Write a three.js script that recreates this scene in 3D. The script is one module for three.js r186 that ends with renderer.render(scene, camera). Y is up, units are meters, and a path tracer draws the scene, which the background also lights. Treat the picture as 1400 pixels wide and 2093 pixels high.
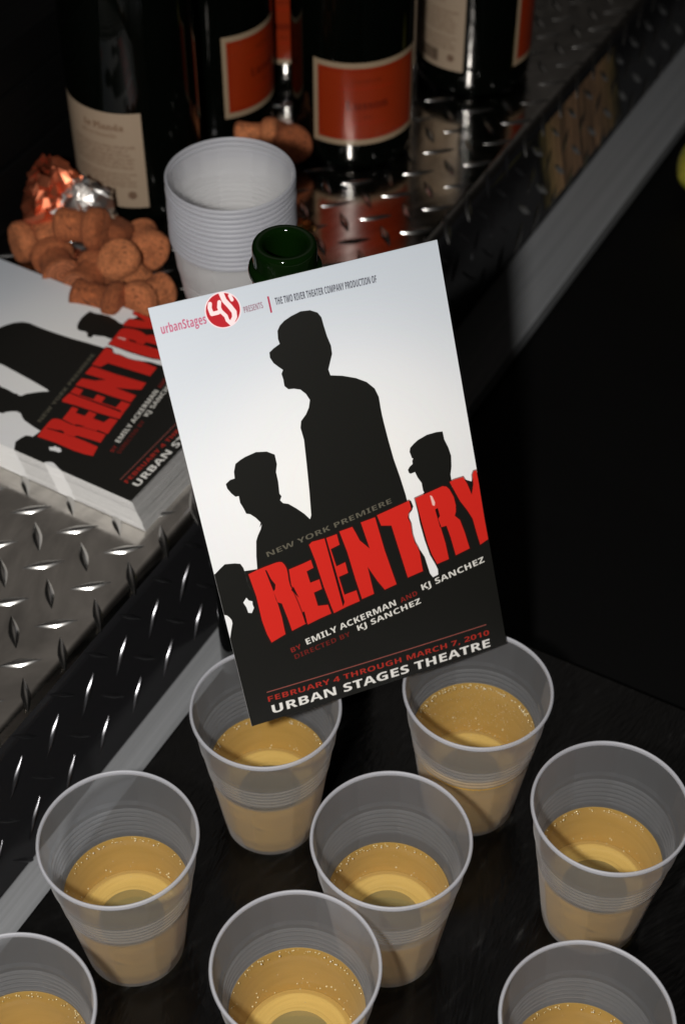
import * as THREE from 'three';
import { ImprovedNoise } from 'three/addons/math/ImprovedNoise.js';
import { mergeGeometries, mergeVertices, toCreasedNormals } from 'three/addons/utils/BufferGeometryUtils.js';
import { RoundedBoxGeometry } from 'three/addons/geometries/RoundedBoxGeometry.js';

// ---------------------------------------------------------------- camera, flash, exposure
const scene = new THREE.Scene();
const CH = 0.7504;                                         // camera height above the black tray
const camera = new THREE.PerspectiveCamera(34.4, 684 / 1024, 0.02, 20);
camera.position.set(0, CH, 0);
camera.rotation.x = -45.666 * Math.PI / 180;
camera.focus = 0.77;
camera.userData.fStop = 9.5;
{ // the dark room around the table: almost black, with a dim warm glow high on the far side
  const w = 256, h = 128, d = new Float32Array(w * h * 4);
  for (let y = 0; y < h; y++) for (let x = 0; x < w; x++) {
    const el = ((y + 0.5) / h - 0.5) * 180, az = ((x + 0.5) / w - 0.5) * 360, da = (((az + 94) % 360) + 540) % 360 - 180;
    const k = 0.005 + 0.16 * Math.exp(-0.5 * (((el - 51) / 10) ** 2 + (da / 22) ** 2)), i = (y * w + x) * 4;
    d[i] = k; d[i + 1] = k * 0.92; d[i + 2] = k * 0.85; d[i + 3] = 1;
  }
  const t = new THREE.DataTexture(d, w, h, THREE.RGBAFormat, THREE.FloatType);
  t.mapping = THREE.EquirectangularReflectionMapping; t.magFilter = t.minFilter = THREE.LinearFilter; t.needsUpdate = true;
  scene.background = scene.environment = t;
}
const renderer = new THREE.WebGLRenderer({ antialias: true });
renderer.setSize(684, 1024);
renderer.toneMapping = THREE.LinearToneMapping;
renderer.toneMappingExposure = 1;
renderer.shadowMap.enabled = true;
const flash = new THREE.SpotLight(new THREE.Color(1, 0.965, 0.93), 2.45, 0, 0.62, 0.55, 2);  // the camera's flash, left of the lens
flash.name = 'camera_flash';
flash.position.set(-0.096, CH + 0.002, 0.0);
flash.target.position.set(0.0, 0.08, -0.62);
flash.castShadow = true;
flash.shadow.radius = 0.9;
flash.shadow.mapSize.set(2048, 2048);
flash.shadow.camera.near = 0.1; flash.shadow.camera.far = 4;
scene.add(flash, flash.target);

// ---------------------------------------------------------------- helpers
let seed = 20117;
const rnd = () => { seed = (seed * 1664525 + 1013904223) >>> 0; return seed / 4294967296; };
const rr = (a, b) => a + (b - a) * rnd();
const noise = new ImprovedNoise();
const fbm = (x, y, z = 0, o = 4) => { let s = 0, a = 0.5, f = 1; for (let i = 0; i < o; i++) { s += a * noise.noise(x * f, y * f, z * f + 7.3 * i); a *= 0.5; f *= 2.03; } return s; };
const clamp = (x, a = 0, b = 1) => Math.min(b, Math.max(a, x));
const V = (x, y, z) => new THREE.Vector3(x, y, z);
const rgb = (r, g, b) => new THREE.Color().setRGB(r, g, b);
const used = {};
const numbered = (n) => { const k = used[n] = (used[n] ?? -1) + 1; return k ? n + '_' + String(k).padStart(3, '0') : n; };
function mesh(name, g, m, parent, shadow = true) {
  const o = new THREE.Mesh(g, m);
  o.name = parent ? name : numbered(name);
  o.castShadow = o.receiveShadow = shadow;
  (parent ?? scene).add(o);
  return o;
}
function thing(name, label, category, group) {
  const o = new THREE.Group(); o.name = numbered(name);
  return tag(o, label, category, group), scene.add(o), o;
}
function tag(o, label, category, group, kind) {
  o.userData = { label };
  if (category) o.userData.category = category;
  if (group) o.userData.group = group;
  if (kind) o.userData.kind = kind;
  return o;
}
const DIR = V(0.48786, 0, -0.87292), NRM = V(0.87292, 0, 0.48786);     // along the counter's edge (away), across it (towards the cups)
const SN = (s, n, y) => V(DIR.x * s + NRM.x * n, y, DIR.z * s + NRM.z * n);
const TURN = Math.atan2(-DIR.z, DIR.x);                               // rotation.y that lays local x along DIR
function dataTex(w, h, f, srgb = false, repeat = true) {
  const d = new Uint8Array(w * h * 4);
  for (let y = 0; y < h; y++) for (let x = 0; x < w; x++) { const c = f(x / w, y / h, x, y), i = (y * w + x) * 4; d[i] = clamp(c[0]) * 255; d[i + 1] = clamp(c[1]) * 255; d[i + 2] = clamp(c[2]) * 255; d[i + 3] = 255; }
  const t = new THREE.DataTexture(d, w, h); t.magFilter = THREE.LinearFilter; t.minFilter = THREE.LinearMipmapLinearFilter; t.generateMipmaps = true;
  if (repeat) t.wrapS = t.wrapT = THREE.RepeatWrapping;
  if (srgb) t.colorSpace = THREE.SRGBColorSpace;
  t.needsUpdate = true; return t;
}
const tile = (u, v, p, z = 0, o = 4) => {                              // noise that repeats over the unit square
  const a = u * 2 * Math.PI, b = v * 2 * Math.PI, R = p / 6.283;
  return fbm(R * Math.cos(a) + 3.1 * R * Math.cos(b) * 0.7, R * Math.sin(a) + 11.7 + R * Math.sin(b) * 0.9, R * Math.cos(b) + z, o);
};
function canvas(w, h) { const c = document.createElement('canvas'); c.width = w; c.height = h; return [c, c.getContext('2d')]; }
function canvasTex(c) { const t = new THREE.CanvasTexture(c); t.colorSpace = THREE.SRGBColorSpace; t.anisotropy = 8; return t; }

// ---------------------------------------------------------------- diamond plate counter
const PY = 0.0694;                                                     // top of the plate above the tray
const smudge = dataTex(512, 512, (u, v) => { const a = tile(u, v, 9, 1), b = tile(u, v, 40, 5, 3); const s = 0.10 + 0.10 * clamp(0.5 + 1.6 * a) + 0.05 * b; return [s, s, s]; });
const fine = dataTex(512, 512, (u, v, x, y) => { const b = 0.5 + 0.9 * tile(u, v, 60, 9, 3) + 0.5 * tile(u, v, 14, 2, 3); return [b, b, b]; });
const metalTone = dataTex(512, 512, (u, v) => { const a = 0.5 + 0.9 * tile(u, v, 12, 4, 5); const k = 0.66 + 0.22 * a; return [k, k * 0.98, k * 0.95]; }, true);
for (const t of [smudge, fine, metalTone]) t.repeat.set(4, 4);
const plateMat = new THREE.MeshPhysicalMaterial({ name: 'polished aluminium tread plate', map: metalTone, metalness: 1, roughness: 1, roughnessMap: smudge, bumpMap: fine, bumpScale: 0.00003, side: THREE.DoubleSide });
const treadMat = new THREE.MeshPhysicalMaterial({ name: 'raised aluminium tread', color: rgb(0.56, 0.55, 0.53), metalness: 1, roughness: 0.22 });
const counter = thing('counter', 'shiny aluminium diamond tread plate counter with a folded down front edge', undefined);
counter.userData.kind = 'structure';
const prof = [];                                                       // (n, y) along the plate's section, with its arc length
{
  const n0 = -0.657, R = 0.0105, top = 80 * Math.PI / 180, foot = 75 * Math.PI / 180, drop = PY + 0.006 - R * (1 - Math.cos(top)), run = [[0, 0]];
  for (let i = 1; i <= 12; i++) { const a = top + (foot - top) * Math.pow((i - 0.5) / 12, 1.3), p = run[i - 1]; run.push([p[0] + drop / 12 / Math.tan(a), p[1] - drop / 12]); }
  const e = -0.379 - run[12][0], cx = e - R * Math.sin(top), cy = PY - R;   // where the bend ends, and its centre
  for (let i = 0; i <= 40; i++) prof.push([n0 + (cx - n0) * i / 40, PY, 0, 1]);
  for (let i = 1; i <= 12; i++) { const a = top * i / 12; prof.push([cx + R * Math.sin(a), cy + R * Math.cos(a), Math.sin(a), Math.cos(a)]); }
  for (let i = 1; i <= 12; i++) { const a = top + (foot - top) * Math.pow(i / 12, 1.3); prof.push([e + run[i][0], cy + R * Math.cos(top) + run[i][1], Math.sin(a), Math.cos(a)]); }
  let l = 0; prof.forEach((p, i) => { if (i) l += Math.hypot(p[0] - prof[i - 1][0], p[1] - prof[i - 1][1]); p.push(l); });
}
const S0 = -0.1, S1 = 2.6;
function sweep(off, i0, i1, s0 = S0, s1 = S1) {
  const pos = [], nor = [], uv = [], idx = [], cols = 30;
  prof.slice(i0, i1 + 1).forEach((p, i) => { for (let c = 0; c <= cols; c++) { const s = s0 + (s1 - s0) * c / cols, q = SN(s, p[0] + p[2] * off, p[1] + p[3] * off), m = SN(0, p[2], p[3]); pos.push(q.x, q.y, q.z); nor.push(m.x, m.y, m.z); uv.push(s, p[4]); if (i && c) { const a = i * (cols + 1) + c, b = a - cols - 1; idx.push(b - 1, a - 1, a, b - 1, a, b); } } });
  const g = new THREE.BufferGeometry();
  g.setAttribute('position', new THREE.Float32BufferAttribute(pos, 3)); g.setAttribute('normal', new THREE.Float32BufferAttribute(nor, 3)); g.setAttribute('uv', new THREE.Float32BufferAttribute(uv, 2)); g.setIndex(idx); return g;
}
const CUT = 47, END = prof.length - 1;                                 // black painted in for the front's dark reflections begins part way round the bend
const darkMirrorMat = new THREE.MeshPhysicalMaterial({ name: 'tread plate with painted dark reflection', color: rgb(0.012, 0.012, 0.013), metalness: 0, roughness: 1, roughnessMap: smudge, specularIntensity: 0.5 });
const glintTread = new THREE.MeshPhysicalMaterial({ name: 'tread toned lighter as a flash glint', color: rgb(0.085, 0.085, 0.09), metalness: 1, roughness: 0.22 });  // front treads of one slant coloured lighter to stand in for flash glints
mesh('tread_plate', mergeGeometries([sweep(0, 0, CUT), sweep(-0.003, 0, END)]), plateMat, counter);
mesh('front_apron', sweep(0, CUT, END), darkMirrorMat, counter).userData.label = 'front edge of the counter, dark reflection painted black, treads toned as bright glints';
{ // a tan reflection painted along a stretch of the front
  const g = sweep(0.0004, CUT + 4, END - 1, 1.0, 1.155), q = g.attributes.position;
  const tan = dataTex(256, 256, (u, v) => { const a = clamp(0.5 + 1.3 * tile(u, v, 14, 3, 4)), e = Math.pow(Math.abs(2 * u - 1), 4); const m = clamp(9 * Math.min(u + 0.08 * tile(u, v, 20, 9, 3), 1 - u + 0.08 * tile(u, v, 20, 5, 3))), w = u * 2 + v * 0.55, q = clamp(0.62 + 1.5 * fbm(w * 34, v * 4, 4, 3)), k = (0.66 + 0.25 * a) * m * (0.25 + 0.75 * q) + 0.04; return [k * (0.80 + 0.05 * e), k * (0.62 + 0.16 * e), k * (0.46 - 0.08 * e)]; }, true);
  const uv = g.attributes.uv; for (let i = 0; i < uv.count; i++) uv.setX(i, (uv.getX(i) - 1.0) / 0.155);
  mesh('tan_reflection', g, new THREE.MeshStandardMaterial({ name: 'painted tan reflection', map: tan, roughness: 0.6 }), counter).userData.label = 'tan reflection painted on the dark front edge of the counter, streaked by treads';
}
function treadGeometry(L, W, H) {
  const pos = [], uv = [], idx = [], nu = 12, nv = 6;
  for (let i = 0; i <= nu; i++) for (let j = 0; j <= nv; j++) {
    const u = -1 + 2 * i / nu, v = -1 + 2 * j / nv, w = W * (1 - u * u) * (1 - 0.25 * Math.abs(u)) + 0.0002;
    pos.push(u * L, H * Math.pow(1 - u * u * 0.92, 0.8) * (1 - Math.pow(Math.abs(v), 2.1)) - 0.0001, v * w); uv.push(i / nu, j / nv);
    if (i && j) { const a = i * (nv + 1) + j, b = a - nv - 1; idx.push(b - 1, b, a, b - 1, a, a - 1); }
  }
  const g = new THREE.BufferGeometry(); g.setAttribute('position', new THREE.Float32BufferAttribute(pos, 3)); g.setAttribute('uv', new THREE.Float32BufferAttribute(uv, 2)); g.setIndex(idx); g.computeVertexNormals(); return g;
}
const treads = [0, 1, 2].map((k) => treadGeometry(0.0114 + 0.0003 * k, 0.0025 + 0.0002 * k, 0.00150 + 0.0001 * k));
camera.updateMatrixWorld(); camera.updateProjectionMatrix();
function inView(p, m = 1.06) { const q = p.clone().project(camera); return q.z < 1 && Math.abs(q.x) < m && Math.abs(q.y) < m; }
{
  const total = prof[prof.length - 1][4], all = [];
  const at = (l) => { let i = 1; while (i < prof.length - 1 && prof[i][4] < l) i++; const a = prof[i - 1], b = prof[i], k = (l - a[4]) / (b[4] - a[4]); return a.map((x, j) => x + (b[j] - x) * k); };
  const l0 = at(0)[0], P = 0.0316;
  for (let i = -20; i < 80; i++) for (let j = -2; j < 12; j++) for (const o of [0, 1]) {
    const s = 0.4952 + P * (i + o / 2) , n = -0.4495 + 0.0322 * (j - 4 + o / 2) + 0.0012 * i * 0.4, l = n + 0.657;
    if (l < 0.014 || l > total - 0.002 || s < S0 + 0.02 || s > S1 - 0.02) continue;
    const q = at(l), p = SN(s, q[0], q[1]), up = SN(0, q[2], q[3]), across = SN(0, q[3], -q[2]);
    const a = (o ? 137 : 48) * Math.PI / 180 + rr(-0.02, 0.02);
    const x = DIR.clone().multiplyScalar(Math.cos(a)).addScaledVector(across, Math.sin(a)), z = new THREE.Vector3().crossVectors(x, up);
    const m = new THREE.Matrix4().makeBasis(x, up, z).setPosition(p);
    all.push({ m, coat: l > prof[CUT][4] ? 1 + (s < 0.9 ? o : 0) : 0, d: p.distanceTo(camera.position), see: inView(p) });
  }
  all.sort((a, b) => (a.see ? 0 : 9) + a.d - (b.see ? 0 : 9) - b.d);
  const rest = [];
  all.forEach((t, k) => {
    const g = treads[k % 3];
    if (k < 300 && t.see) { const o = mesh('tread', g, [treadMat, darkMirrorMat, glintTread][t.coat], counter); t.m.decompose(o.position, o.quaternion, o.scale); if (t.coat) o.scale.set(1, 0.9, 0.55); }
    else rest.push(g.clone().applyMatrix4(t.m));
  });
  if (rest.length) { const o = mesh('far_treads', mergeGeometries(rest), treadMat, counter); o.userData.kind = 'stuff'; }
}
const dust = (lo, hi, p, z) => dataTex(512, 512, (u, v) => { const a = tile(u, v, p, z, 5), sp = Math.pow(clamp(0.35 + 1.1 * tile(u, v, 70, z + 3, 3)), 6); const k = lo + (hi - lo) * clamp(0.4 + 1.3 * a) + 0.10 * sp; return [k, k, k]; }, true);
const box = (name, s0, s1, n0, n1, y0, y1, m, parent, r = 0.001) => {
  const g = new RoundedBoxGeometry(s1 - s0, y1 - y0, n1 - n0, 2, r), o = mesh(name, g, m, parent);
  o.position.copy(SN((s0 + s1) / 2, (n0 + n1) / 2, (y0 + y1) / 2)); o.rotation.y = TURN; return o;
};
const stripMat = new THREE.MeshStandardMaterial({ name: 'matt grey painted metal', map: dust(0.53, 0.59, 10, 3), color: rgb(0.84, 0.87, 0.90), roughness: 0.62, metalness: 0.1, bumpMap: fine, bumpScale: 0.00008 });
const strip = box('trim_strip', S0, S1, -0.3795, -0.334, -0.0195, -0.0065, stripMat, counter, 0.0015);
strip.userData.label = 'flat grey metal strip along the foot of the tread plate';
const scuffs = dataTex(1024, 1024, (u, v) => { const a = clamp(0.3 + 1.3 * tile(u, v, 10, 8, 5)), b = Math.pow(clamp(0.36 + 1.2 * tile(u, v, 90, 3, 3)), 5), c = Math.pow(clamp(1 - Math.abs(tile(u, v, 16, 21, 3)) * 14), 3) * a; const k = 0.018 + 0.014 * a * a + 0.42 * b * a + 0.015 * c; return [k, k, k * 0.98]; }, true);
const blackMat = new THREE.MeshPhysicalMaterial({ specularIntensity: 0.9, name: 'worn black laminate', map: scuffs, roughness: 0.2, bumpMap: fine, bumpScale: 0.00015 });
const matBlack = new THREE.MeshPhysicalMaterial({ name: 'black painted wood', map: dust(0.01, 0.035, 9, 12), roughness: 0.6, specularIntensity: 0.35 });
const table = mesh('table_surface', new THREE.PlaneGeometry(4, 4).rotateX(-Math.PI / 2), matBlack); table.position.set(0.4, -0.02, -1.0);
tag(table, 'black surface that the tray and the counter stand on', undefined, undefined, 'structure');
const tray = tag(box('serving_tray', -0.75, 0.598, -0.357, 0.42, -0.0058, 0, blackMat, undefined, 0.0014), 'scuffed black board that the filled plastic cups stand on', 'tray');
{ // back panels behind the bottles, stacked with open joints
  const w = tag(thing('back_wall'), 'black panelled wall rising behind the bottles at the left', undefined, undefined, 'structure');
  const hs = [PY + 0.0005, 0.1165, 0.1665, 0.2];
  for (let i = 0; i < 3; i++) box('panel', S0, S1, -0.70 - 0.002 * i, -0.6575 - 0.0015 * (i % 2), hs[i], hs[i + 1] - 0.0022, matBlack, w, 0.0016);
}

// ---------------------------------------------------------------- plastic cups
const CUPH = 0.097, RB = 0.0245, RT = 0.0368;
const wallR = (y) => RB + (RT - RB) * y / CUPH;
const cupMat = new THREE.MeshPhysicalMaterial({ name: 'frosted translucent polypropylene', color: rgb(0.985, 0.985, 0.985), transmission: 0.925, roughness: 0.66, thickness: 0, ior: 1.45, specularIntensity: 0.6, side: THREE.DoubleSide });
const clearCup = cupMat.clone(); clearCup.name = 'thin clear frosted polypropylene'; clearCup.color.setRGB(0.84, 0.86, 0.89);
const rimMat = new THREE.MeshPhysicalMaterial({ name: 'rolled plastic rim', color: rgb(0.80, 0.81, 0.85), transmission: 0.66, roughness: 0.5, thickness: 0, side: THREE.DoubleSide });
const cupWall = (() => {
  const p = [V(0.0001, 0.0035, 0), V(RB - 0.005, 0.0035, 0), V(RB - 0.0018, 0.0022, 0), V(RB - 0.0008, 0.0004, 0), V(RB, 0.0012, 0)];
  for (let y = 0.004; y < 0.0505; y += 0.006) p.push(V(wallR(y), y, 0));
  for (let k = 0; k < 6; k++) { const y = 0.0535 + k * 0.0031; p.push(V(wallR(y) - 0.00055, y, 0), V(wallR(y + 0.0007) - 0.0003, y + 0.0007, 0), V(wallR(y + 0.0011) + 0.0003, y + 0.0011, 0), V(wallR(y + 0.0023) + 0.0003, y + 0.0023, 0)); }
  p.push(V(wallR(0.0735) - 0.0003, 0.0735, 0), V(wallR(0.075) + 0.0008, 0.0750, 0), V(wallR(0.077) + 0.0007, 0.0770, 0), V(wallR(0.085) + 0.0003, 0.085, 0), V(RT + 0.0001, CUPH - 0.0008, 0));
  return toCreasedNormals(new THREE.LatheGeometry(p.map((q) => new THREE.Vector2(q.x, q.y)), 96), 0.7);
})();
const cupRim = new THREE.TorusGeometry(RT + 0.0002, 0.0009, 12, 96).rotateX(Math.PI / 2).scale(1, 1.75, 1).translate(0, CUPH - 0.00158, 0);
function makeCup(label, group, wall = cupMat) {
  const c = thing('plastic_cup', label, 'cup', group);
  mesh('cup_body', cupWall, wall, c); mesh('rim', cupRim, rimMat, c);
  return c;
}
const wineSurface = new THREE.MeshPhysicalMaterial({ name: 'champagne surface', color: rgb(0.975, 0.92, 0.76), transmission: 1, roughness: 0.04, thickness: 0, ior: 1.34, side: THREE.DoubleSide });
const wineTex = dataTex(512, 256, (u, v) => { const c = clamp(0.5 + 1.2 * tile(u, v, 10, 3, 4)), d = Math.pow(clamp(0.34 + 1.25 * tile(u, v, 46, 6, 2)), 5) * 2; const k = 1 - 0.34 * clamp(d); return [(0.88 + 0.08 * c) * k, (0.79 + 0.08 * c) * k, (0.56 + 0.08 * c) * k]; }, true);
wineTex.repeat.set(1.4, 0.7);
const clearTex = dataTex(256, 128, (u, v) => { const c = clamp(0.5 + 1.0 * tile(u, v, 6, 3, 3)); return [0.90 + 0.06 * c, 0.80 + 0.07 * c, 0.56 + 0.08 * c]; }, true);
const wineMat = new THREE.MeshPhysicalMaterial({ name: 'champagne seen through its cup', map: clearTex, color: rgb(0.76, 0.68, 0.47), transmission: 0.42, roughness: 1, thickness: 0, side: THREE.DoubleSide });
const wineFloor = new THREE.MeshPhysicalMaterial({ name: 'champagne over the cup floor', map: clearTex, color: rgb(1.0, 0.98, 0.84), transmission: 0.45, roughness: 1, thickness: 0, side: THREE.DoubleSide });
const wineBase = new THREE.MeshPhysicalMaterial({ name: 'champagne at the foot of the cup', map: wineTex, color: rgb(1, 0.76, 0.17), transmission: 0.45, roughness: 1, thickness: 0, side: THREE.DoubleSide });
const wineCore = new THREE.MeshPhysicalMaterial({ name: 'clear champagne over the cup centre', color: rgb(0.82, 0.74, 0.40), transmission: 0.8, roughness: 0.6, thickness: 0, side: THREE.DoubleSide });
const bubbleMat = new THREE.MeshPhysicalMaterial({ name: 'bubbles', color: rgb(0.85, 0.80, 0.66), transmission: 0.4, roughness: 0.08, thickness: 0 });
const bubble = new THREE.SphereGeometry(1, 6, 5);
function fill(cup, level, foam) {
  const R = (y) => wallR(y) - 0.0007, w = [];
  for (let i = 0; i <= 8; i++) { const y = 0.0042 + (level - 0.0042) * i / 8; w.push(new THREE.Vector2(R(y), y)); }
  const body = mesh('champagne', new THREE.LatheGeometry(w, 72), wineMat, cup);
  const f = [new THREE.Vector2(0.0162, 0.0246), new THREE.Vector2(0.0168, 0.0256)]; for (let i = 2; i <= 6; i++) { const t = i / 6; f.push(new THREE.Vector2(0.0152 + 0.0080 * t, 0.0246 + 0.0034 * t * t)); } f.push(new THREE.Vector2(0.0241, 0.0272), new THREE.Vector2(R(0.0255) - 0.0003, 0.0255));
  mesh('champagne_depth', new THREE.LatheGeometry(f, 72), wineFloor, body);
  mesh('champagne_core', new THREE.LatheGeometry([new THREE.Vector2(0.0001, 0.0225), new THREE.Vector2(0.01, 0.0232), new THREE.Vector2(0.0162, 0.0246)], 72), wineCore, body);
  const o = []; for (let i = 0; i <= 8; i++) { const y = 0.0045 + (level - 0.0055) * i / 8; o.push(new THREE.Vector2(R(y) + 0.0003, y)); }
  mesh('champagne_base', new THREE.LatheGeometry(o, 72), wineBase, body);
  const s = []; for (let i = 0; i <= 10; i++) { const t = i / 10; s.push(new THREE.Vector2(0.0001 + (R(level) - 0.0001) * t, level - 0.0012 + 0.0011 * Math.pow(t, 14))); }
  mesh('surface', new THREE.LatheGeometry(s, 72), wineSurface, body);
  const bs = [], n = foam ? 520 : 80;
  for (let i = 0; i < n; i++) {
    const a = rnd() < 0.6 ? -1.57 + rr(-1.2, 1.2) : rnd() * 6.283, edge = rnd() < (foam ? 0.3 : 0.85), rad = edge ? R(level) - Math.abs(rr(0, 0.0022)) - 0.0004 : R(level) * Math.sqrt(rnd()) * (foam ? 0.97 : 0.95), q = edge ? rr(0.0002, 0.0005) : rr(0.00012, 0.00024);
    const back = edge ? (Math.sin(a) < 0.2 ? 1 : 0.6) : 0.7;
    bs.push(bubble.clone().scale(q * back, q * 0.8 * back, q * back).translate(rad * Math.cos(a), level - 0.0011 + q * 0.3, rad * Math.sin(a)));
  }
  for (let i = 0; i < 160; i++) { const a = rnd() * 6.283, y = rr(0.004, level * 0.62), q = rr(0.0002, 0.0006); bs.push(bubble.clone().scale(q, q, q).translate((R(y) - 0.0006) * Math.cos(a), y, (R(y) - 0.0006) * Math.sin(a))); }
  const b = mesh('bubbles', mergeGeometries(bs), bubbleMat, body); b.userData.kind = 'stuff';
}
const CUPS = [
  [-0.1041, -0.42825, 0.051, 0, 'cup of champagne at the left, overlapping the grey strip in the picture'],
  [-0.03806, -0.50415, 0.05, 0, 'cup of champagne under the lower left corner of the standing flyer'],
  [0.0678, -0.51558, 0.061, 1, 'foamy cup of champagne under the lower right corner of the standing flyer'],
  [0.02259, -0.42781, 0.047, 0, 'cup of champagne in the middle, just behind the largest front cup'],
  [0.12641, -0.44555, 0.051, 0, 'cup of champagne at the right edge, below the foamy cup'],
  [-0.02045, -0.36262, 0.057, 0, 'largest cup of champagne at the bottom centre, cut by the lower edge'],
  [0.10407, -0.33734, 0.053, 0, 'cup in the bottom right corner, mostly cut by the lower edge'],
  [-0.1427, -0.34116, 0.056, 0, 'cup in the bottom left corner, mostly cut by the frame'],
];
for (const [x, z, level, foam, label] of CUPS) {
  const c = makeCup(label, 'filled plastic cups on the black tray', clearCup);
  c.position.set(x, 0, z); c.rotation.y = rr(-0.35, 0.35);
  fill(c, level, foam);
}
{ // the nested stack of empty cups on the plate
  const ORD = ['', 'second', 'third', 'fourth', 'fifth', 'sixth', 'seventh', 'eighth', 'ninth', 'tenth', 'eleventh', 'twelfth'];
  const N = 13, step = 0.0033, first = makeCup('lowest empty cup of the white stack, its tapered body showing', 'stack of empty plastic cups');
  first.position.set(-0.0646, PY + 0.0006, -0.8039);
  for (let k = 1; k < N; k++) {
    const c = first.clone(); c.name = numbered('plastic_cup'); scene.add(c);
    c.position.set(-0.0646 + rr(-0.0002, 0.0002), PY + 0.0006 + k * step, -0.8039 + rr(-0.0002, 0.0002)); c.rotation.y = k * 1.7;
    c.userData = { label: k === N - 1 ? 'topmost empty cup of the white stack, its ribbed inside open to view' : `empty white cup nested in the stack, ${ORD[N - 1 - k]} rim from the top`, category: 'cup', group: 'stack of empty plastic cups' };
  }
}

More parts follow.
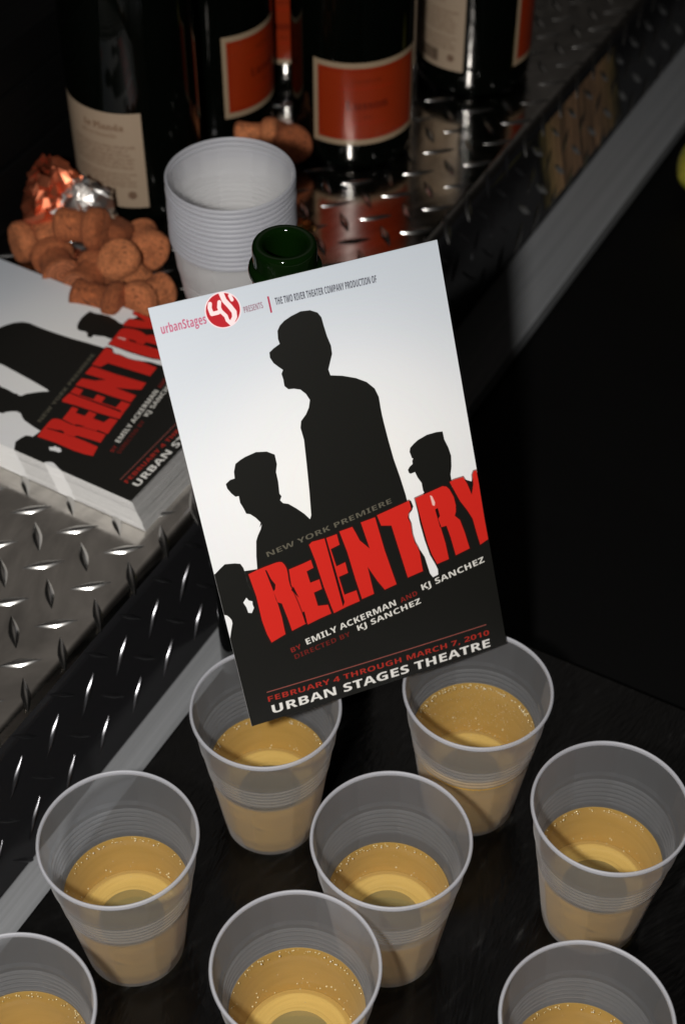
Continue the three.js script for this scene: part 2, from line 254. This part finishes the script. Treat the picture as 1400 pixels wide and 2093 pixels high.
// ---------------------------------------------------------------- flyers
const TR = {"tallMan":[[415,157],[433,145],[460,135],[495,127],[528,131],[552,145],[562,164],[564,193],[568,232],[575,267],[573,296],[561,321],[549,346],[552,368],[593,380],[639,400],[675,424],[699,454],[708,487],[707,526],[707,556],[708,582],[712,648],[718,722],[729,797],[737,867],[738,894],[739,880],[731,944],[737,979],[400,1015],[373,856],[381,842],[393,753],[404,655],[413,567],[410,522],[417,499],[439,480],[454,459],[463,434],[454,410],[438,390],[416,381],[397,378],[386,364],[387,340],[385,320],[393,308],[381,295],[366,277],[358,256],[360,238],[377,228],[401,218],[399,200],[403,173]],"leftMan":[[161,587],[180,578],[198,572],[239,565],[276,573],[301,591],[301,626],[292,653],[292,688],[287,733],[292,744],[284,757],[292,770],[310,778],[334,802],[358,830],[375,857],[400,1015],[283,1006],[151,982],[158,934],[170,879],[180,861],[195,841],[203,823],[193,833],[200,817],[187,795],[171,777],[158,771],[153,749],[146,727],[147,702],[135,701],[124,686],[114,665],[113,648],[130,638],[147,637],[150,613]],"rightMan":[[787,700],[803,689],[820,680],[858,670],[895,670],[919,674],[920,705],[930,739],[935,772],[929,812],[920,841],[919,877],[913,906],[804,887],[805,866],[805,840],[794,816],[788,793],[766,795],[761,780],[772,768],[785,761],[786,736],[782,714]],"nearMan":[[-5,960],[-6,957],[4,956],[25,942],[44,931],[65,935],[79,938],[97,945],[104,963],[106,991],[107,1027],[111,1050],[148,998],[147,981]],"ground":[[-5,964],[78,967],[111,1050],[151,982],[365,1006],[476,942],[729,894],[916,890],[965,871],[996,890],[1011,863],[1026,863],[1030,904],[1030,1570],[-5,1570]],"whiteFoot":[[-5,1111],[-8,1110],[9,1119],[16,1129],[21,1141],[21,1154],[10,1181],[0,1208],[-9,1207],[-5,1206]],"whiteNotch":[[75,1089],[90,1074],[96,1087],[108,1094],[106,1105],[108,1120],[96,1137],[84,1132],[82,1110]],"gap":[[721,721],[791,741],[777,761],[763,777],[765,790],[786,808],[794,833],[801,857],[808,879],[771,885],[770,905],[770,988],[776,1057],[785,1119],[799,1161],[805,1184],[803,1205],[781,1209],[772,1191],[768,1156],[764,1121],[754,1095],[744,1073],[737,1045],[734,1028],[735,999],[736,974],[732,940],[748,932],[757,918],[752,892],[741,885],[742,848],[744,816],[741,787],[734,761]],"letters":[[[116,991],[146,985],[175,981],[221,977],[233,978],[242,982],[249,994],[253,1009],[253,1031],[251,1055],[252,1077],[262,1106],[273,1166],[279,1236],[222,1248],[217,1199],[208,1134],[194,1125],[197,1184],[196,1253],[140,1269],[131,1232],[125,1178],[125,1118],[125,1080],[120,1031]],[[260,1016],[315,1009],[345,1004],[348,1036],[321,1042],[325,1088],[360,1085],[362,1124],[330,1129],[334,1183],[371,1190],[376,1227],[331,1233],[283,1242],[277,1206],[269,1147],[256,1074]],[[350,947],[363,939],[416,940],[457,937],[459,979],[424,986],[431,1056],[466,1050],[468,1093],[432,1098],[438,1171],[485,1168],[489,1213],[437,1219],[386,1229],[381,1200],[370,1119],[360,1012]],[[468,930],[518,927],[526,952],[535,985],[565,1026],[552,920],[608,916],[619,1049],[638,1192],[590,1199],[569,1157],[544,1093],[547,1202],[499,1208],[490,1126],[481,1015]],[[616,911],[745,892],[747,907],[748,926],[734,938],[729,955],[735,978],[733,1019],[737,1054],[744,1074],[748,1095],[747,1173],[685,1180],[672,1059],[662,965],[624,954]],[[770,890],[830,882],[881,875],[896,881],[906,895],[917,928],[919,961],[915,985],[908,1000],[925,1022],[935,1075],[943,1142],[884,1152],[877,1079],[869,1028],[846,1028],[853,1093],[855,1158],[806,1163],[793,1121],[785,1077],[779,1008]],[[911,867],[933,864],[966,864],[978,895],[988,940],[1001,902],[1004,866],[1011,854],[1022,854],[1023,904],[1022,958],[1021,1046],[1022,1129],[987,1141],[981,1093],[975,1032],[960,994],[938,950]]],"slits":[[[177,993],[182,996],[190,1032],[201,1057],[196,1074],[189,1079],[191,1113],[201,1168],[194,1125],[187,1065]],[[252,1094],[262,1084],[273,1131]],[[272,1191],[281,1188],[282,1229],[275,1236]],[[410,939],[416,938],[433,1199],[424,1214]],[[837,954],[848,951],[851,983],[842,993],[848,1028],[844,1027]]],"pink":[[[827,895],[835,900],[842,927],[838,940],[830,935]]],"texts":[{"s":"URBAN STAGES THEATRE","a":[79,1542],"b":[961,1557],"h":33.25811965811966,"c":"#e4e2dc"},{"s":"FEBRUARY 4 THROUGH MARCH 7, 2010","a":[75,1492],"b":[962,1508],"h":21.005128205128205,"c":"#a8281c"},{"s":"EMILY ACKERMAN","a":[260,1319],"b":[626,1272],"h":23.630769230769232,"c":"#dcdad2"},{"s":"KJ SANCHEZ","a":[727,1248],"b":[994,1213],"h":23.630769230769232,"c":"#dcdad2"},{"s":"BY","a":[200,1331],"b":[243,1325],"h":19.254700854700854,"c":"#86201a"},{"s":"AND","a":[641,1269],"b":[712,1258],"h":19.254700854700854,"c":"#86201a"},{"s":"DIRECTED BY","a":[207,1360],"b":[429,1335],"h":19.254700854700854,"c":"#6a1a14"},{"s":"KJ SANCHEZ","a":[456,1326],"b":[718,1294],"h":21.88034188034188,"c":"#dcdad2"},{"s":"NEW YORK PREMIERE","a":[192,949],"b":[684,881],"h":19.254700854700854,"c":"#5d594c"},{"s":"urbanStages","a":[22,93],"b":[177,92],"h":31.50769230769231,"c":"#b8607a"},{"s":"PRESENTS","a":[305,88],"b":[373,86],"h":21.005128205128205,"c":"#8f6f7c"},{"s":"THE TWO RIVER THEATER COMPANY PRODUCTION OF","a":[416,86],"b":[781,92],"h":24.505982905982904,"c":"#4a4c55"}],"line":[[81,1453],[955,1463]],"bar":[[396,52],[396,108]],"logo":{"c":[238,62],"r":57},"logoStrokes":[[[200,32],[196,45],[199,66],[220,66],[228,62]],[[232,33],[227,50],[230,64],[243,83],[245,98],[258,117]],[[244,3],[249,31],[263,55],[273,76],[271,93],[258,109]],[[271,20],[275,35]]]};
const CW = 1024, CHT = 1567;
function flyerTexture() {
  const [c, g] = canvas(CW, CHT);
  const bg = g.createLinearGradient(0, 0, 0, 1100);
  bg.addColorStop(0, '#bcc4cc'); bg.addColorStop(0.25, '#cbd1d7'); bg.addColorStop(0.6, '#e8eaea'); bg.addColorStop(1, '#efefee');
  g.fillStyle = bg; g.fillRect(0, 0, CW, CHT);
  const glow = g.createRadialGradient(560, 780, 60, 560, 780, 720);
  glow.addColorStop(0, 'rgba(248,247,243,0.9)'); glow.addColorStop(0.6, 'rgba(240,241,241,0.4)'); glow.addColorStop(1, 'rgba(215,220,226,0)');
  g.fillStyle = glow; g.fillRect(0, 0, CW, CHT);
  const poly = (p, col) => { g.fillStyle = col; g.beginPath(); p.forEach(([x, y], i) => i ? g.lineTo(x, y) : g.moveTo(x, y)); g.closePath(); g.fill(); };
  const K = '#141411';
  for (const k of ['tallMan', 'leftMan', 'rightMan', 'nearMan', 'ground']) { poly(TR[k], K); }
  poly([...TR.nearMan, [TR.nearMan.at(-1)[0], 1500], [-5, 1500]], K);
  for (const k of ['whiteFoot', 'whiteNotch', 'gap']) { poly(TR[k], bg); poly(TR[k], glow); }
  for (const p of TR.letters) { g.strokeStyle = 'rgba(70,8,4,0.55)'; g.lineWidth = 9; g.lineJoin = 'round'; g.beginPath(); p.forEach(([x, y], i) => i ? g.lineTo(x, y) : g.moveTo(x, y)); g.closePath(); g.stroke(); poly(p, '#d0261c'); }
  for (const p of TR.slits) poly(p, '#250605');
  for (const p of TR.pink) poly(p, '#eebfb6');
  for (const t of TR.texts) {
    const dx = t.b[0] - t.a[0], dy = t.b[1] - t.a[1], L = Math.hypot(dx, dy), px = t.h / 0.72;
    g.save(); g.translate(...t.a); g.rotate(Math.atan2(dy, dx)); g.font = 'bold ' + px.toFixed(1) + 'px sans-serif'; g.fillStyle = t.c;
    g.scale(L / g.measureText(t.s).width, 1); g.fillText(t.s, 0, 0); g.restore();
  }
  const seg = ([a, b], w, col) => { g.strokeStyle = col; g.lineWidth = w; g.beginPath(); g.moveTo(...a); g.lineTo(...b); g.stroke(); };
  seg(TR.line, 4, '#8c4a42'); seg(TR.bar, 6, '#a9304a');
  const { c: lc, r } = TR.logo;
  g.fillStyle = '#ead6d9'; g.beginPath(); g.arc(lc[0], lc[1], r + 4, 0, 7); g.fill();
  g.fillStyle = '#b01c26'; g.beginPath(); g.arc(lc[0], lc[1], r, 0, 7); g.fill();
  g.save(); g.beginPath(); g.arc(lc[0], lc[1], r + 1, 0, 7); g.clip();
  g.strokeStyle = '#efd9da'; g.lineCap = 'round'; g.lineJoin = 'round';
  TR.logoStrokes.forEach((p, k) => { g.lineWidth = [14, 13, 17, 12][k]; g.beginPath(); p.forEach(([x, y], i) => i ? g.lineTo(x, y) : g.moveTo(x, y)); g.stroke(); });
  g.restore();
  return canvasTex(c);
}
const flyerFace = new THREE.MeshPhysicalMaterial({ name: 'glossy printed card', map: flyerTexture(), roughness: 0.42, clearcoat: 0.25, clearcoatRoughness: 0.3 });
const cardEdge = new THREE.MeshStandardMaterial({ name: 'white card stock', color: rgb(0.86, 0.855, 0.84), roughness: 0.8 });
function sheet(P, t, nx = 12, ny = 16, bow = 0) {                      // P: corner points TL, TR, BR, BL; front face gets the print
  const n = new THREE.Vector3().crossVectors(P[3].clone().sub(P[0]), P[1].clone().sub(P[0])).normalize();
  const at = (u, v) => { const a = P[0].clone().lerp(P[1], u), b = P[3].clone().lerp(P[2], u); return a.lerp(b, v).addScaledVector(n, bow * 4 * u * (1 - u)); };
  const face = (front) => { const pos = [], uv = [], idx = []; for (let j = 0; j <= ny; j++) for (let i = 0; i <= nx; i++) { const q = at(i / nx, j / ny).addScaledVector(n, front ? 0 : -t); pos.push(q.x, q.y, q.z); uv.push(i / nx, 1 - j / ny); if (i && j) { const a = j * (nx + 1) + i, b = a - nx - 1; front ? idx.push(b - 1, a - 1, a, b - 1, a, b) : idx.push(b - 1, a, a - 1, b - 1, b, a); } } const g = new THREE.BufferGeometry(); g.setAttribute('position', new THREE.Float32BufferAttribute(pos, 3)); g.setAttribute('uv', new THREE.Float32BufferAttribute(uv, 2)); g.setIndex(idx); g.computeVertexNormals(); return g; };
  const pos = [], uv = [], idx = [], ring = [];
  for (let i = 0; i < nx; i++) ring.push([i / nx, 0]); for (let j = 0; j < ny; j++) ring.push([1, j / ny]); for (let i = nx; i > 0; i--) ring.push([i / nx, 1]); for (let j = ny; j > 0; j--) ring.push([0, j / ny]); ring.push([0, 0]);
  ring.forEach(([u, v], k) => { const q = at(u, v), r = q.clone().addScaledVector(n, -t); pos.push(q.x, q.y, q.z, r.x, r.y, r.z); uv.push(u, v, u, v); if (k) { const a = k * 2; idx.push(a - 2, a, a - 1, a - 1, a, a + 1); } });
  let e = new THREE.BufferGeometry(); e.setAttribute('position', new THREE.Float32BufferAttribute(pos, 3)); e.setAttribute('uv', new THREE.Float32BufferAttribute(uv, 2)); e.setIndex(idx); e = toCreasedNormals(e, 0.5);
  return [face(true), mergeGeometries([e, face(false).toNonIndexed()])];
}
{ // the flyer that stands on two cup rims and leans on the open bottle
  const P = [V(-0.0843, -0.4519 + CH, -0.5652), V(0.0435, -0.4573 + CH, -0.6221), V(0.0839, -0.6525 + CH, -0.5435), V(-0.0439, -0.6471 + CH, -0.4867)];
  const [f, e] = sheet(P, 0.0004, 16, 16, 0.0010), t = thing('flyer', 'printed flyer standing upright on two cups with black silhouettes and red title', 'flyer');
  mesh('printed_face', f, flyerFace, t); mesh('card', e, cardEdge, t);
}
{ // the pile lying on the plate
  const N = 44, th = 0.0004, A = 59.5 * Math.PI / 180, W = 0.14, H = 0.2142;
  const sheetAt = (x, z, y, a) => { const r = V(Math.cos(a), 0, -Math.sin(a)), d = V(Math.sin(a), 0, Math.cos(a)), BL = V(x, y, z), BR = BL.clone().addScaledVector(r, W); return [BL.clone().addScaledVector(d, -H), BR.clone().addScaledVector(d, -H), BR, BL]; };
  let block = 0;
  for (let k = 0; k < N; k++) {
    const top = k === N - 1, q = k / (N - 1);
    if (k % 11 === 0) block = rr(-0.0007, 0.0007);
    const jx = top ? 0 : block + rr(-0.00008, 0.00008), jz = top ? 0 : block * 0.6 + rr(-0.00008, 0.00008);
    const x = -0.1113 + (-0.119 + 0.1113) * q + jx, z = -0.6492 + (-0.656 + 0.6492) * q + jz;
    const [f, e] = sheet(sheetAt(x, z, PY + 0.0004 + th * (k + 1), A + (top ? 0 : rr(-0.0005, 0.0005) + block)), th - 0.00002, 2, 3);
    const t = thing('flyer', top ? 'top flyer of the thick pile, its red title running diagonally' : 'flyer in the thick pile under the top one, only its white edge showing', 'flyer', 'flyers in the pile on the tread plate');
    mesh('printed_face', f, flyerFace, t); mesh('card', e, cardEdge, t);
  }
}

// ---------------------------------------------------------------- bottles
const glassMat = new THREE.MeshPhysicalMaterial({ name: 'dark green bottle glass', color: rgb(0.0012, 0.0018, 0.0012), roughness: 0.05, ior: 1.5, specularIntensity: 0.5 });
const neckMat = new THREE.MeshPhysicalMaterial({ name: 'green bottle glass', color: rgb(0.002, 0.009, 0.001), transmission: 0.2, roughness: 0.06, thickness: 0, ior: 1.52, side: THREE.DoubleSide });
const BP = [[0.0001, 0.012], [0.02, 0.006], [0.034, 0.0012], [0.0385, 0.0005], [0.0422, 0.003], [0.0437, 0.008], [0.044, 0.014], [0.044, 0.12], [0.0438, 0.148], [0.0428, 0.166], [0.0405, 0.183], [0.0365, 0.199], [0.0315, 0.213], [0.0265, 0.227], [0.0222, 0.241], [0.0190, 0.255], [0.0168, 0.268], [0.0153, 0.278]];
const LIP = [[0.0153, 0.278], [0.0150, 0.2815], [0.0156, 0.2825], [0.0168, 0.2835], [0.0171, 0.2855], [0.0167, 0.2875], [0.0156, 0.2885], [0.0150, 0.2892], [0.0150, 0.2955], [0.0147, 0.2985], [0.0137, 0.2998], [0.0118, 0.3], [0.0103, 0.2992], [0.0096, 0.297], [0.0093, 0.285], [0.0095, 0.262]];
const smooth = (pts, n) => { const c = new THREE.CatmullRomCurve3(pts.map(([x, y]) => V(x, y, 0)), false, 'centripetal'); return c.getPoints(n).map((q) => new THREE.Vector2(Math.max(q.x, 0.0001), q.y)); };
const bottleBody = new THREE.LatheGeometry(smooth(BP, 90), 72), bottleLip = new THREE.LatheGeometry(smooth(LIP, 60), 72);
function patch(r, y0, y1, a0, a1) {                                    // a curved label: a is measured from the direction to the camera, + to the right
  const pos = [], nor = [], uv = [], idx = [], nu = 36, nv = 6;
  for (let j = 0; j <= nv; j++) for (let i = 0; i <= nu; i++) { const a = a0 + (a1 - a0) * i / nu, y = y0 + (y1 - y0) * j / nv; pos.push(Math.sin(a) * r, y, Math.cos(a) * r); nor.push(Math.sin(a), 0, Math.cos(a)); uv.push(i / nu, j / nv); if (i && j) { const p = j * (nu + 1) + i, q = p - nu - 1; idx.push(q - 1, q, p, q - 1, p, p - 1); } }
  const g = new THREE.BufferGeometry(); g.setAttribute('position', new THREE.Float32BufferAttribute(pos, 3)); g.setAttribute('normal', new THREE.Float32BufferAttribute(nor, 3)); g.setAttribute('uv', new THREE.Float32BufferAttribute(uv, 2)); g.setIndex(idx); return g;
}
const paper = (g, w, h, base, amp) => { for (let i = 0; i < 2600; i++) { g.fillStyle = rnd() < 0.5 ? `rgba(255,240,220,${amp})` : `rgba(40,25,15,${amp})`; g.fillRect(rnd() * w, rnd() * h, rr(1, 5), rr(1, 3)); } };
function frontLabel() {
  const [c, g] = canvas(640, 460);
  g.fillStyle = '#9a866d'; g.fillRect(0, 0, 640, 460); paper(g, 640, 460, 0, 0.05);
  g.fillStyle = '#8e2b08'; g.fillRect(28, 30, 584, 400);
  g.strokeStyle = '#7e1806'; g.lineWidth = 4; g.strokeRect(44, 46, 552, 368);
  g.fillStyle = '#4c0d04'; g.font = 'bold 66px serif'; g.textAlign = 'center'; g.fillText('Lusson', 300, 258);
  g.font = '24px serif'; g.fillText('CHAMPAGNE', 300, 110); g.font = '20px serif'; g.fillText('BRUT', 300, 310);
  g.fillStyle = '#a8200a'; g.fillRect(150, 140, 300, 4); g.fillRect(190, 335, 220, 4);
  return new THREE.MeshPhysicalMaterial({ name: 'orange front label', map: canvasTex(c), roughness: 0.38, clearcoat: 0.2, clearcoatRoughness: 0.25 });
}
function backLabel() {
  const [c, g] = canvas(512, 512);
  g.fillStyle = '#a3907a'; g.fillRect(0, 0, 512, 512); paper(g, 512, 512, 0, 0.05);
  g.fillStyle = '#6b4c34'; g.font = 'bold 46px serif'; g.fillText('la Planda', 210, 92); g.font = '26px serif'; g.fillText('Mis en bouteille', 190, 130);
  g.fillStyle = 'rgba(92,66,48,0.55)';
  const words = (y, h, x0, x1) => { let x = x0; while (x < x1) { const w = rr(10, 46); for (let k = 0; k < w; k += 7) g.fillRect(x + k, y + rr(-1, 1) - (rnd() < 0.25 ? h * 0.5 : 0), 5, h * (rnd() < 0.3 ? 1.4 : 1)); x += w + 9; } };
  for (let i = 0; i < 6; i++) words(176 + i * 22, 9, 120, 440);
  for (let i = 0; i < 4; i++) words(326 + i * 20, 8, 130, 430);
  g.fillStyle = '#3c2a1e'; for (let x = 205; x < 350;) { const w = rr(2, 7); g.fillRect(x, 410, w, 74); x += w + rr(1, 3); }
  g.fillStyle = 'rgba(92,66,48,0.7)'; g.beginPath(); g.arc(436, 442, 22, 0, 7); g.fill();
  return new THREE.MeshPhysicalMaterial({ name: 'cream back label', map: canvasTex(c), roughness: 0.5 });
}
const frontMat = frontLabel(), backMat = backLabel();
const D = Math.PI / 180;
const BOTTLES = [
  [-0.1415, -0.9857, 'dark champagne bottle at the left with a cream back label facing forward', [['back_label', -88, 4, 0.0155, 0.089]]],
  [-0.0947, -1.0839, 'dark champagne bottle behind the cup stack, orange label turned to the right', [['front_label', 8, 108, 0.0225, 0.0875], ['back_label', -116, -27, 0.016, 0.089]]],
  [-0.0429, -1.1609, 'dark champagne bottle half hidden in the gap between two others, strip of orange label', [['front_label', -50, 50, 0.0225, 0.0875]]],
  [0.0074, -1.0514, 'dark champagne bottle in the middle with a full orange label and cream border', [['front_label', -38, 72, 0.0225, 0.0875]]],
  [0.1006, -1.1476, 'dark champagne bottle furthest right, cream back label left of a blue highlight', [['back_label', -96, -9, 0.0225, 0.095], ['front_label', 44, 150, 0.0225, 0.0875]]],
];
for (const [x, z, label, labels] of BOTTLES) {
  const b = thing('champagne_bottle', label, 'bottle', 'champagne bottles on the tread plate');
  b.position.set(x, PY + 0.0003, z); b.rotation.y = Math.atan2(-x, -z);
  mesh('bottle_glass', bottleBody, glassMat, b); mesh('bottle_lip', bottleLip, glassMat, b);
  for (const [n, a0, a1, y0, y1] of labels) mesh(n, patch(0.04425, y0, y1, a0 * D, a1 * D), n === 'back_label' ? backMat : frontMat, b);
}
{ const b = thing('champagne_bottle', 'open green champagne bottle, only its mouth showing above the standing flyer', 'bottle');
  b.position.set(-0.0262, 0.0003, -0.6105);
  mesh('bottle_glass', bottleBody, glassMat, b); mesh('bottle_lip', bottleLip, neckMat, b); }

// ---------------------------------------------------------------- corks and foil
const corkTex = dataTex(512, 512, (u, v) => { const a = clamp(0.5 + 1.1 * tile(u, v, 22, 2, 4)), b = clamp(0.5 + 1.3 * tile(u, v, 60, 8, 3)), pit = Math.pow(clamp(0.28 + 1.35 * tile(u, v, 46, 14, 2)), 4) * 2; const k = (0.72 + 0.32 * a * b + 0.14 * b) * (1 - 0.75 * clamp(pit)); return [0.88 * k, 0.545 * k, 0.345 * k]; }, true);
corkTex.repeat.set(1, 1);
const CORKTINT = [[1, 0.93, 0.88], [0.74, 0.62, 0.54], [1.15, 1.12, 1.08], [0.60, 0.48, 0.40]];
const corkMats = CORKTINT.map((c) => new THREE.MeshStandardMaterial({ name: 'stained cork', map: corkTex, color: rgb(...c), roughness: 0.9, bumpMap: corkTex, bumpScale: 0.0012 }));
const corkEnd = new THREE.MeshStandardMaterial({ name: 'wine stained cork end', map: dataTex(128, 128, (u, v) => { const r = Math.hypot(u - 0.5, v - 0.5) * 2, w = 0.5 + 0.5 * Math.sin(r * 26 + 3 * tile(u, v, 8, 2, 3)); const k = 0.42 + 0.22 * w + 0.2 * tile(u, v, 20, 7, 3); return [k * 1.12, k * 0.66, k * 0.42]; }, true), roughness: 0.9 });
function corkGeometry(k) {
  const h = 0.036 + 0.003 * (k % 3), p = [[0.0001, h], [0.009, h - 0.0001], [0.0146, h - 0.0012], [0.0164, h - 0.0040], [0.0166, h - 0.0085], [0.0160, h - 0.0118], [0.0140, h - 0.0138], [0.0124, h - 0.0150], [0.0121, h - 0.0180], [0.0126, 0.010], [0.0141, 0.0022], [0.0141, 0.0010], [0.0134, 0.0001], [0.009, 0.0001], [0.0001, 0.0002]].reverse();
  const g = mergeVertices(new THREE.LatheGeometry(smooth(p, 44), 44)), q = g.attributes.position;
  for (let i = 0; i < q.count; i++) { const v = V(q.getX(i), q.getY(i), q.getZ(i)), m = 1 + 0.09 * fbm(v.x * 110 + k * 9, v.y * 110, v.z * 110, 4) + 0.03 * Math.sin(3 * Math.atan2(v.z, v.x) + k); q.setXYZ(i, v.x * m * (1 + 0.06 * Math.sin(k)), v.y * (1 + 0.03 * Math.cos(k * 2)) + 0.0012 * fbm(v.x * 160, k, v.z * 160, 3), v.z * m); }
  g.translate(0, -h / 2, 0); g.computeVertexNormals(); g.userData.h = h; return g;
}
const corkG = [0, 1, 2, 3, 4].map(corkGeometry);
// x, z, height above the plate, axis direction (towards the mushroom head), label
const CORKS = [
  [-0.2050, -0.9060, 0.0165, [-0.75, 0.12, 0.45], 'leftmost cork of the heap, just below the orange foil'],
  [-0.1885, -0.8790, 0.0165, [-0.35, -0.12, -0.90], 'left cork at the edge of the pile of flyers, its ringed end to the viewer'],
  [-0.1740, -0.9160, 0.0165, [-0.90, 0.10, -0.35], 'cork behind the others, between the foil and the left bottle'],
  [-0.1560, -0.9000, 0.0190, [0.35, 0.85, -0.3], 'cork tilted upright in the middle of the heap'],
  [-0.1310, -0.9010, 0.0165, [0.30, 0.20, 0.9], 'rightmost cork of the heap, its round head toward the viewer'],
  [-0.1650, -0.8650, 0.0165, [0.35, -0.10, -0.92], 'cork in front of the heap, a ringed end facing down left'],
  [-0.1420, -0.8710, 0.0195, [-0.3, 0.85, 0.3], 'cork standing head up at the front centre of the heap'],
  [-0.1545, -0.8400, 0.0160, [0.92, 0.05, 0.35], 'small front cork close to the pile of flyers'],
  [-0.1250, -0.8440, 0.0165, [-0.55, 0.2, 0.75], 'front right cork above the upper left corner of the standing flyer'],
  [-0.1700, -0.8920, 0.0380, [0.9, 0.12, 0.35], 'cork lying on top of the heap'],
  [-0.0610, -1.0290, 0.0165, [0.9, 0.1, 0.1], 'cork lying behind the cup stack, the left one of two'],
  [-0.0400, -1.0230, 0.0165, [0.4, 0.3, 0.8], 'cork lying behind the cup stack beside the middle bottle'],
];
CORKS.forEach(([x, z, y, a, label], k) => {
  const c = tag(mesh('cork', corkG[k % 5], corkMats[k % 4]), label, 'cork', 'used champagne corks');
  c.position.set(x, PY + y * 0.95, z); c.scale.setScalar(0.84); c.quaternion.setFromUnitVectors(V(0, 1, 0), V(...a).normalize());
  const e = mesh('cork_end', new THREE.CircleGeometry(0.0129, 28).rotateX(Math.PI / 2), corkEnd, c); e.position.y = -corkG[k % 5].userData.h / 2 - 0.0006;
});
function crumple(g, amp, f, k) {
  g = mergeVertices(g.deleteAttribute('uv') && g); const q = g.attributes.position, n = g.attributes.normal;
  for (let i = 0; i < q.count; i++) { const v = V(q.getX(i), q.getY(i), q.getZ(i)), a = amp * (fbm(v.x * f + k, v.y * f, v.z * f, 3) * 2 + (Math.abs(noise.noise(v.x * f * 0.7, v.y * f * 0.7 + k, v.z * f * 0.7)) - 0.3)); q.setXYZ(i, v.x + n.getX(i) * a + rr(-1, 1) * amp * 0.25, v.y + n.getY(i) * a, v.z + n.getZ(i) * a + rr(-1, 1) * amp * 0.25); }
  g = g.toNonIndexed(); g.computeVertexNormals(); return g;
}
const copperMat = new THREE.MeshPhysicalMaterial({ name: 'orange copper foil', color: rgb(0.82, 0.24, 0.12), metalness: 0.9, roughness: 0.34, flatShading: true, side: THREE.DoubleSide });
const silverMat = new THREE.MeshPhysicalMaterial({ name: 'silver foil', color: rgb(0.9, 0.88, 0.85), metalness: 1, roughness: 0.32, flatShading: true, side: THREE.DoubleSide });
const goldMat = new THREE.MeshPhysicalMaterial({ name: 'gold foil', color: rgb(0.85, 0.45, 0.15), metalness: 1, roughness: 0.22, flatShading: true, side: THREE.DoubleSide });
{ const t = thing('foil_wrapper', 'crumpled orange bottle foil with a silver inside, beside the left bottle', 'foil');
  t.position.set(-0.1925, PY + 0.026, -0.9300); t.scale.setScalar(1.4);
  const o = mesh('outer_foil', crumple(new THREE.CylinderGeometry(0.007, 0.022, 0.042, 26, 12, true), 0.0055, 90, 3), copperMat, t); o.rotation.set(0.25, 0.3, 0.12); o.position.set(0, 0.006, 0);
  const i = mesh('inner_foil', crumple(new THREE.SphereGeometry(0.0155, 22, 14), 0.006, 150, 9), silverMat, t); i.position.set(0.015, 0.001, 0.010); i.scale.set(0.9, 1.15, 0.8); }
{ const t = tag(mesh('foil_scrap', crumple(new THREE.SphereGeometry(0.006, 12, 8), 0.003, 260, 5), goldMat), 'small gold foil scrap on the plate between the cup stack and bottle reflection', 'foil'); t.position.set(-0.0262, PY + 0.006, -0.9352); t.scale.set(1.3, 0.7, 1); }
{ // a lime at the right edge
  const peel = dataTex(256, 256, (u, v) => { const a = clamp(0.5 + 1.2 * tile(u, v, 12, 3, 4)), b = tile(u, v, 60, 6, 2); return [0.50 + 0.16 * a, 0.52 + 0.08 * a, 0.20 + 0.04 * b]; }, true);
  const p = []; for (let i = 0; i <= 24; i++) { const a = Math.PI * i / 24; p.push(new THREE.Vector2(Math.max(0.0001, 0.0275 * Math.sin(a)), -0.031 * Math.cos(a) - 0.003 * Math.sign(Math.cos(a)) * Math.pow(Math.abs(Math.cos(a)), 24))); }
  const o = tag(mesh('lime', new THREE.LatheGeometry(p, 40), new THREE.MeshPhysicalMaterial({ name: 'lime peel', map: peel, roughness: 0.45, bumpMap: peel, bumpScale: 0.0006 })), 'round yellow green fruit beside the grey strip, cut off by the right edge', 'fruit');
  o.position.set(0.2945, 0.0078, -1.110); o.rotation.set(0.9, 0.4, 1.3);
}
renderer.render(scene, camera);
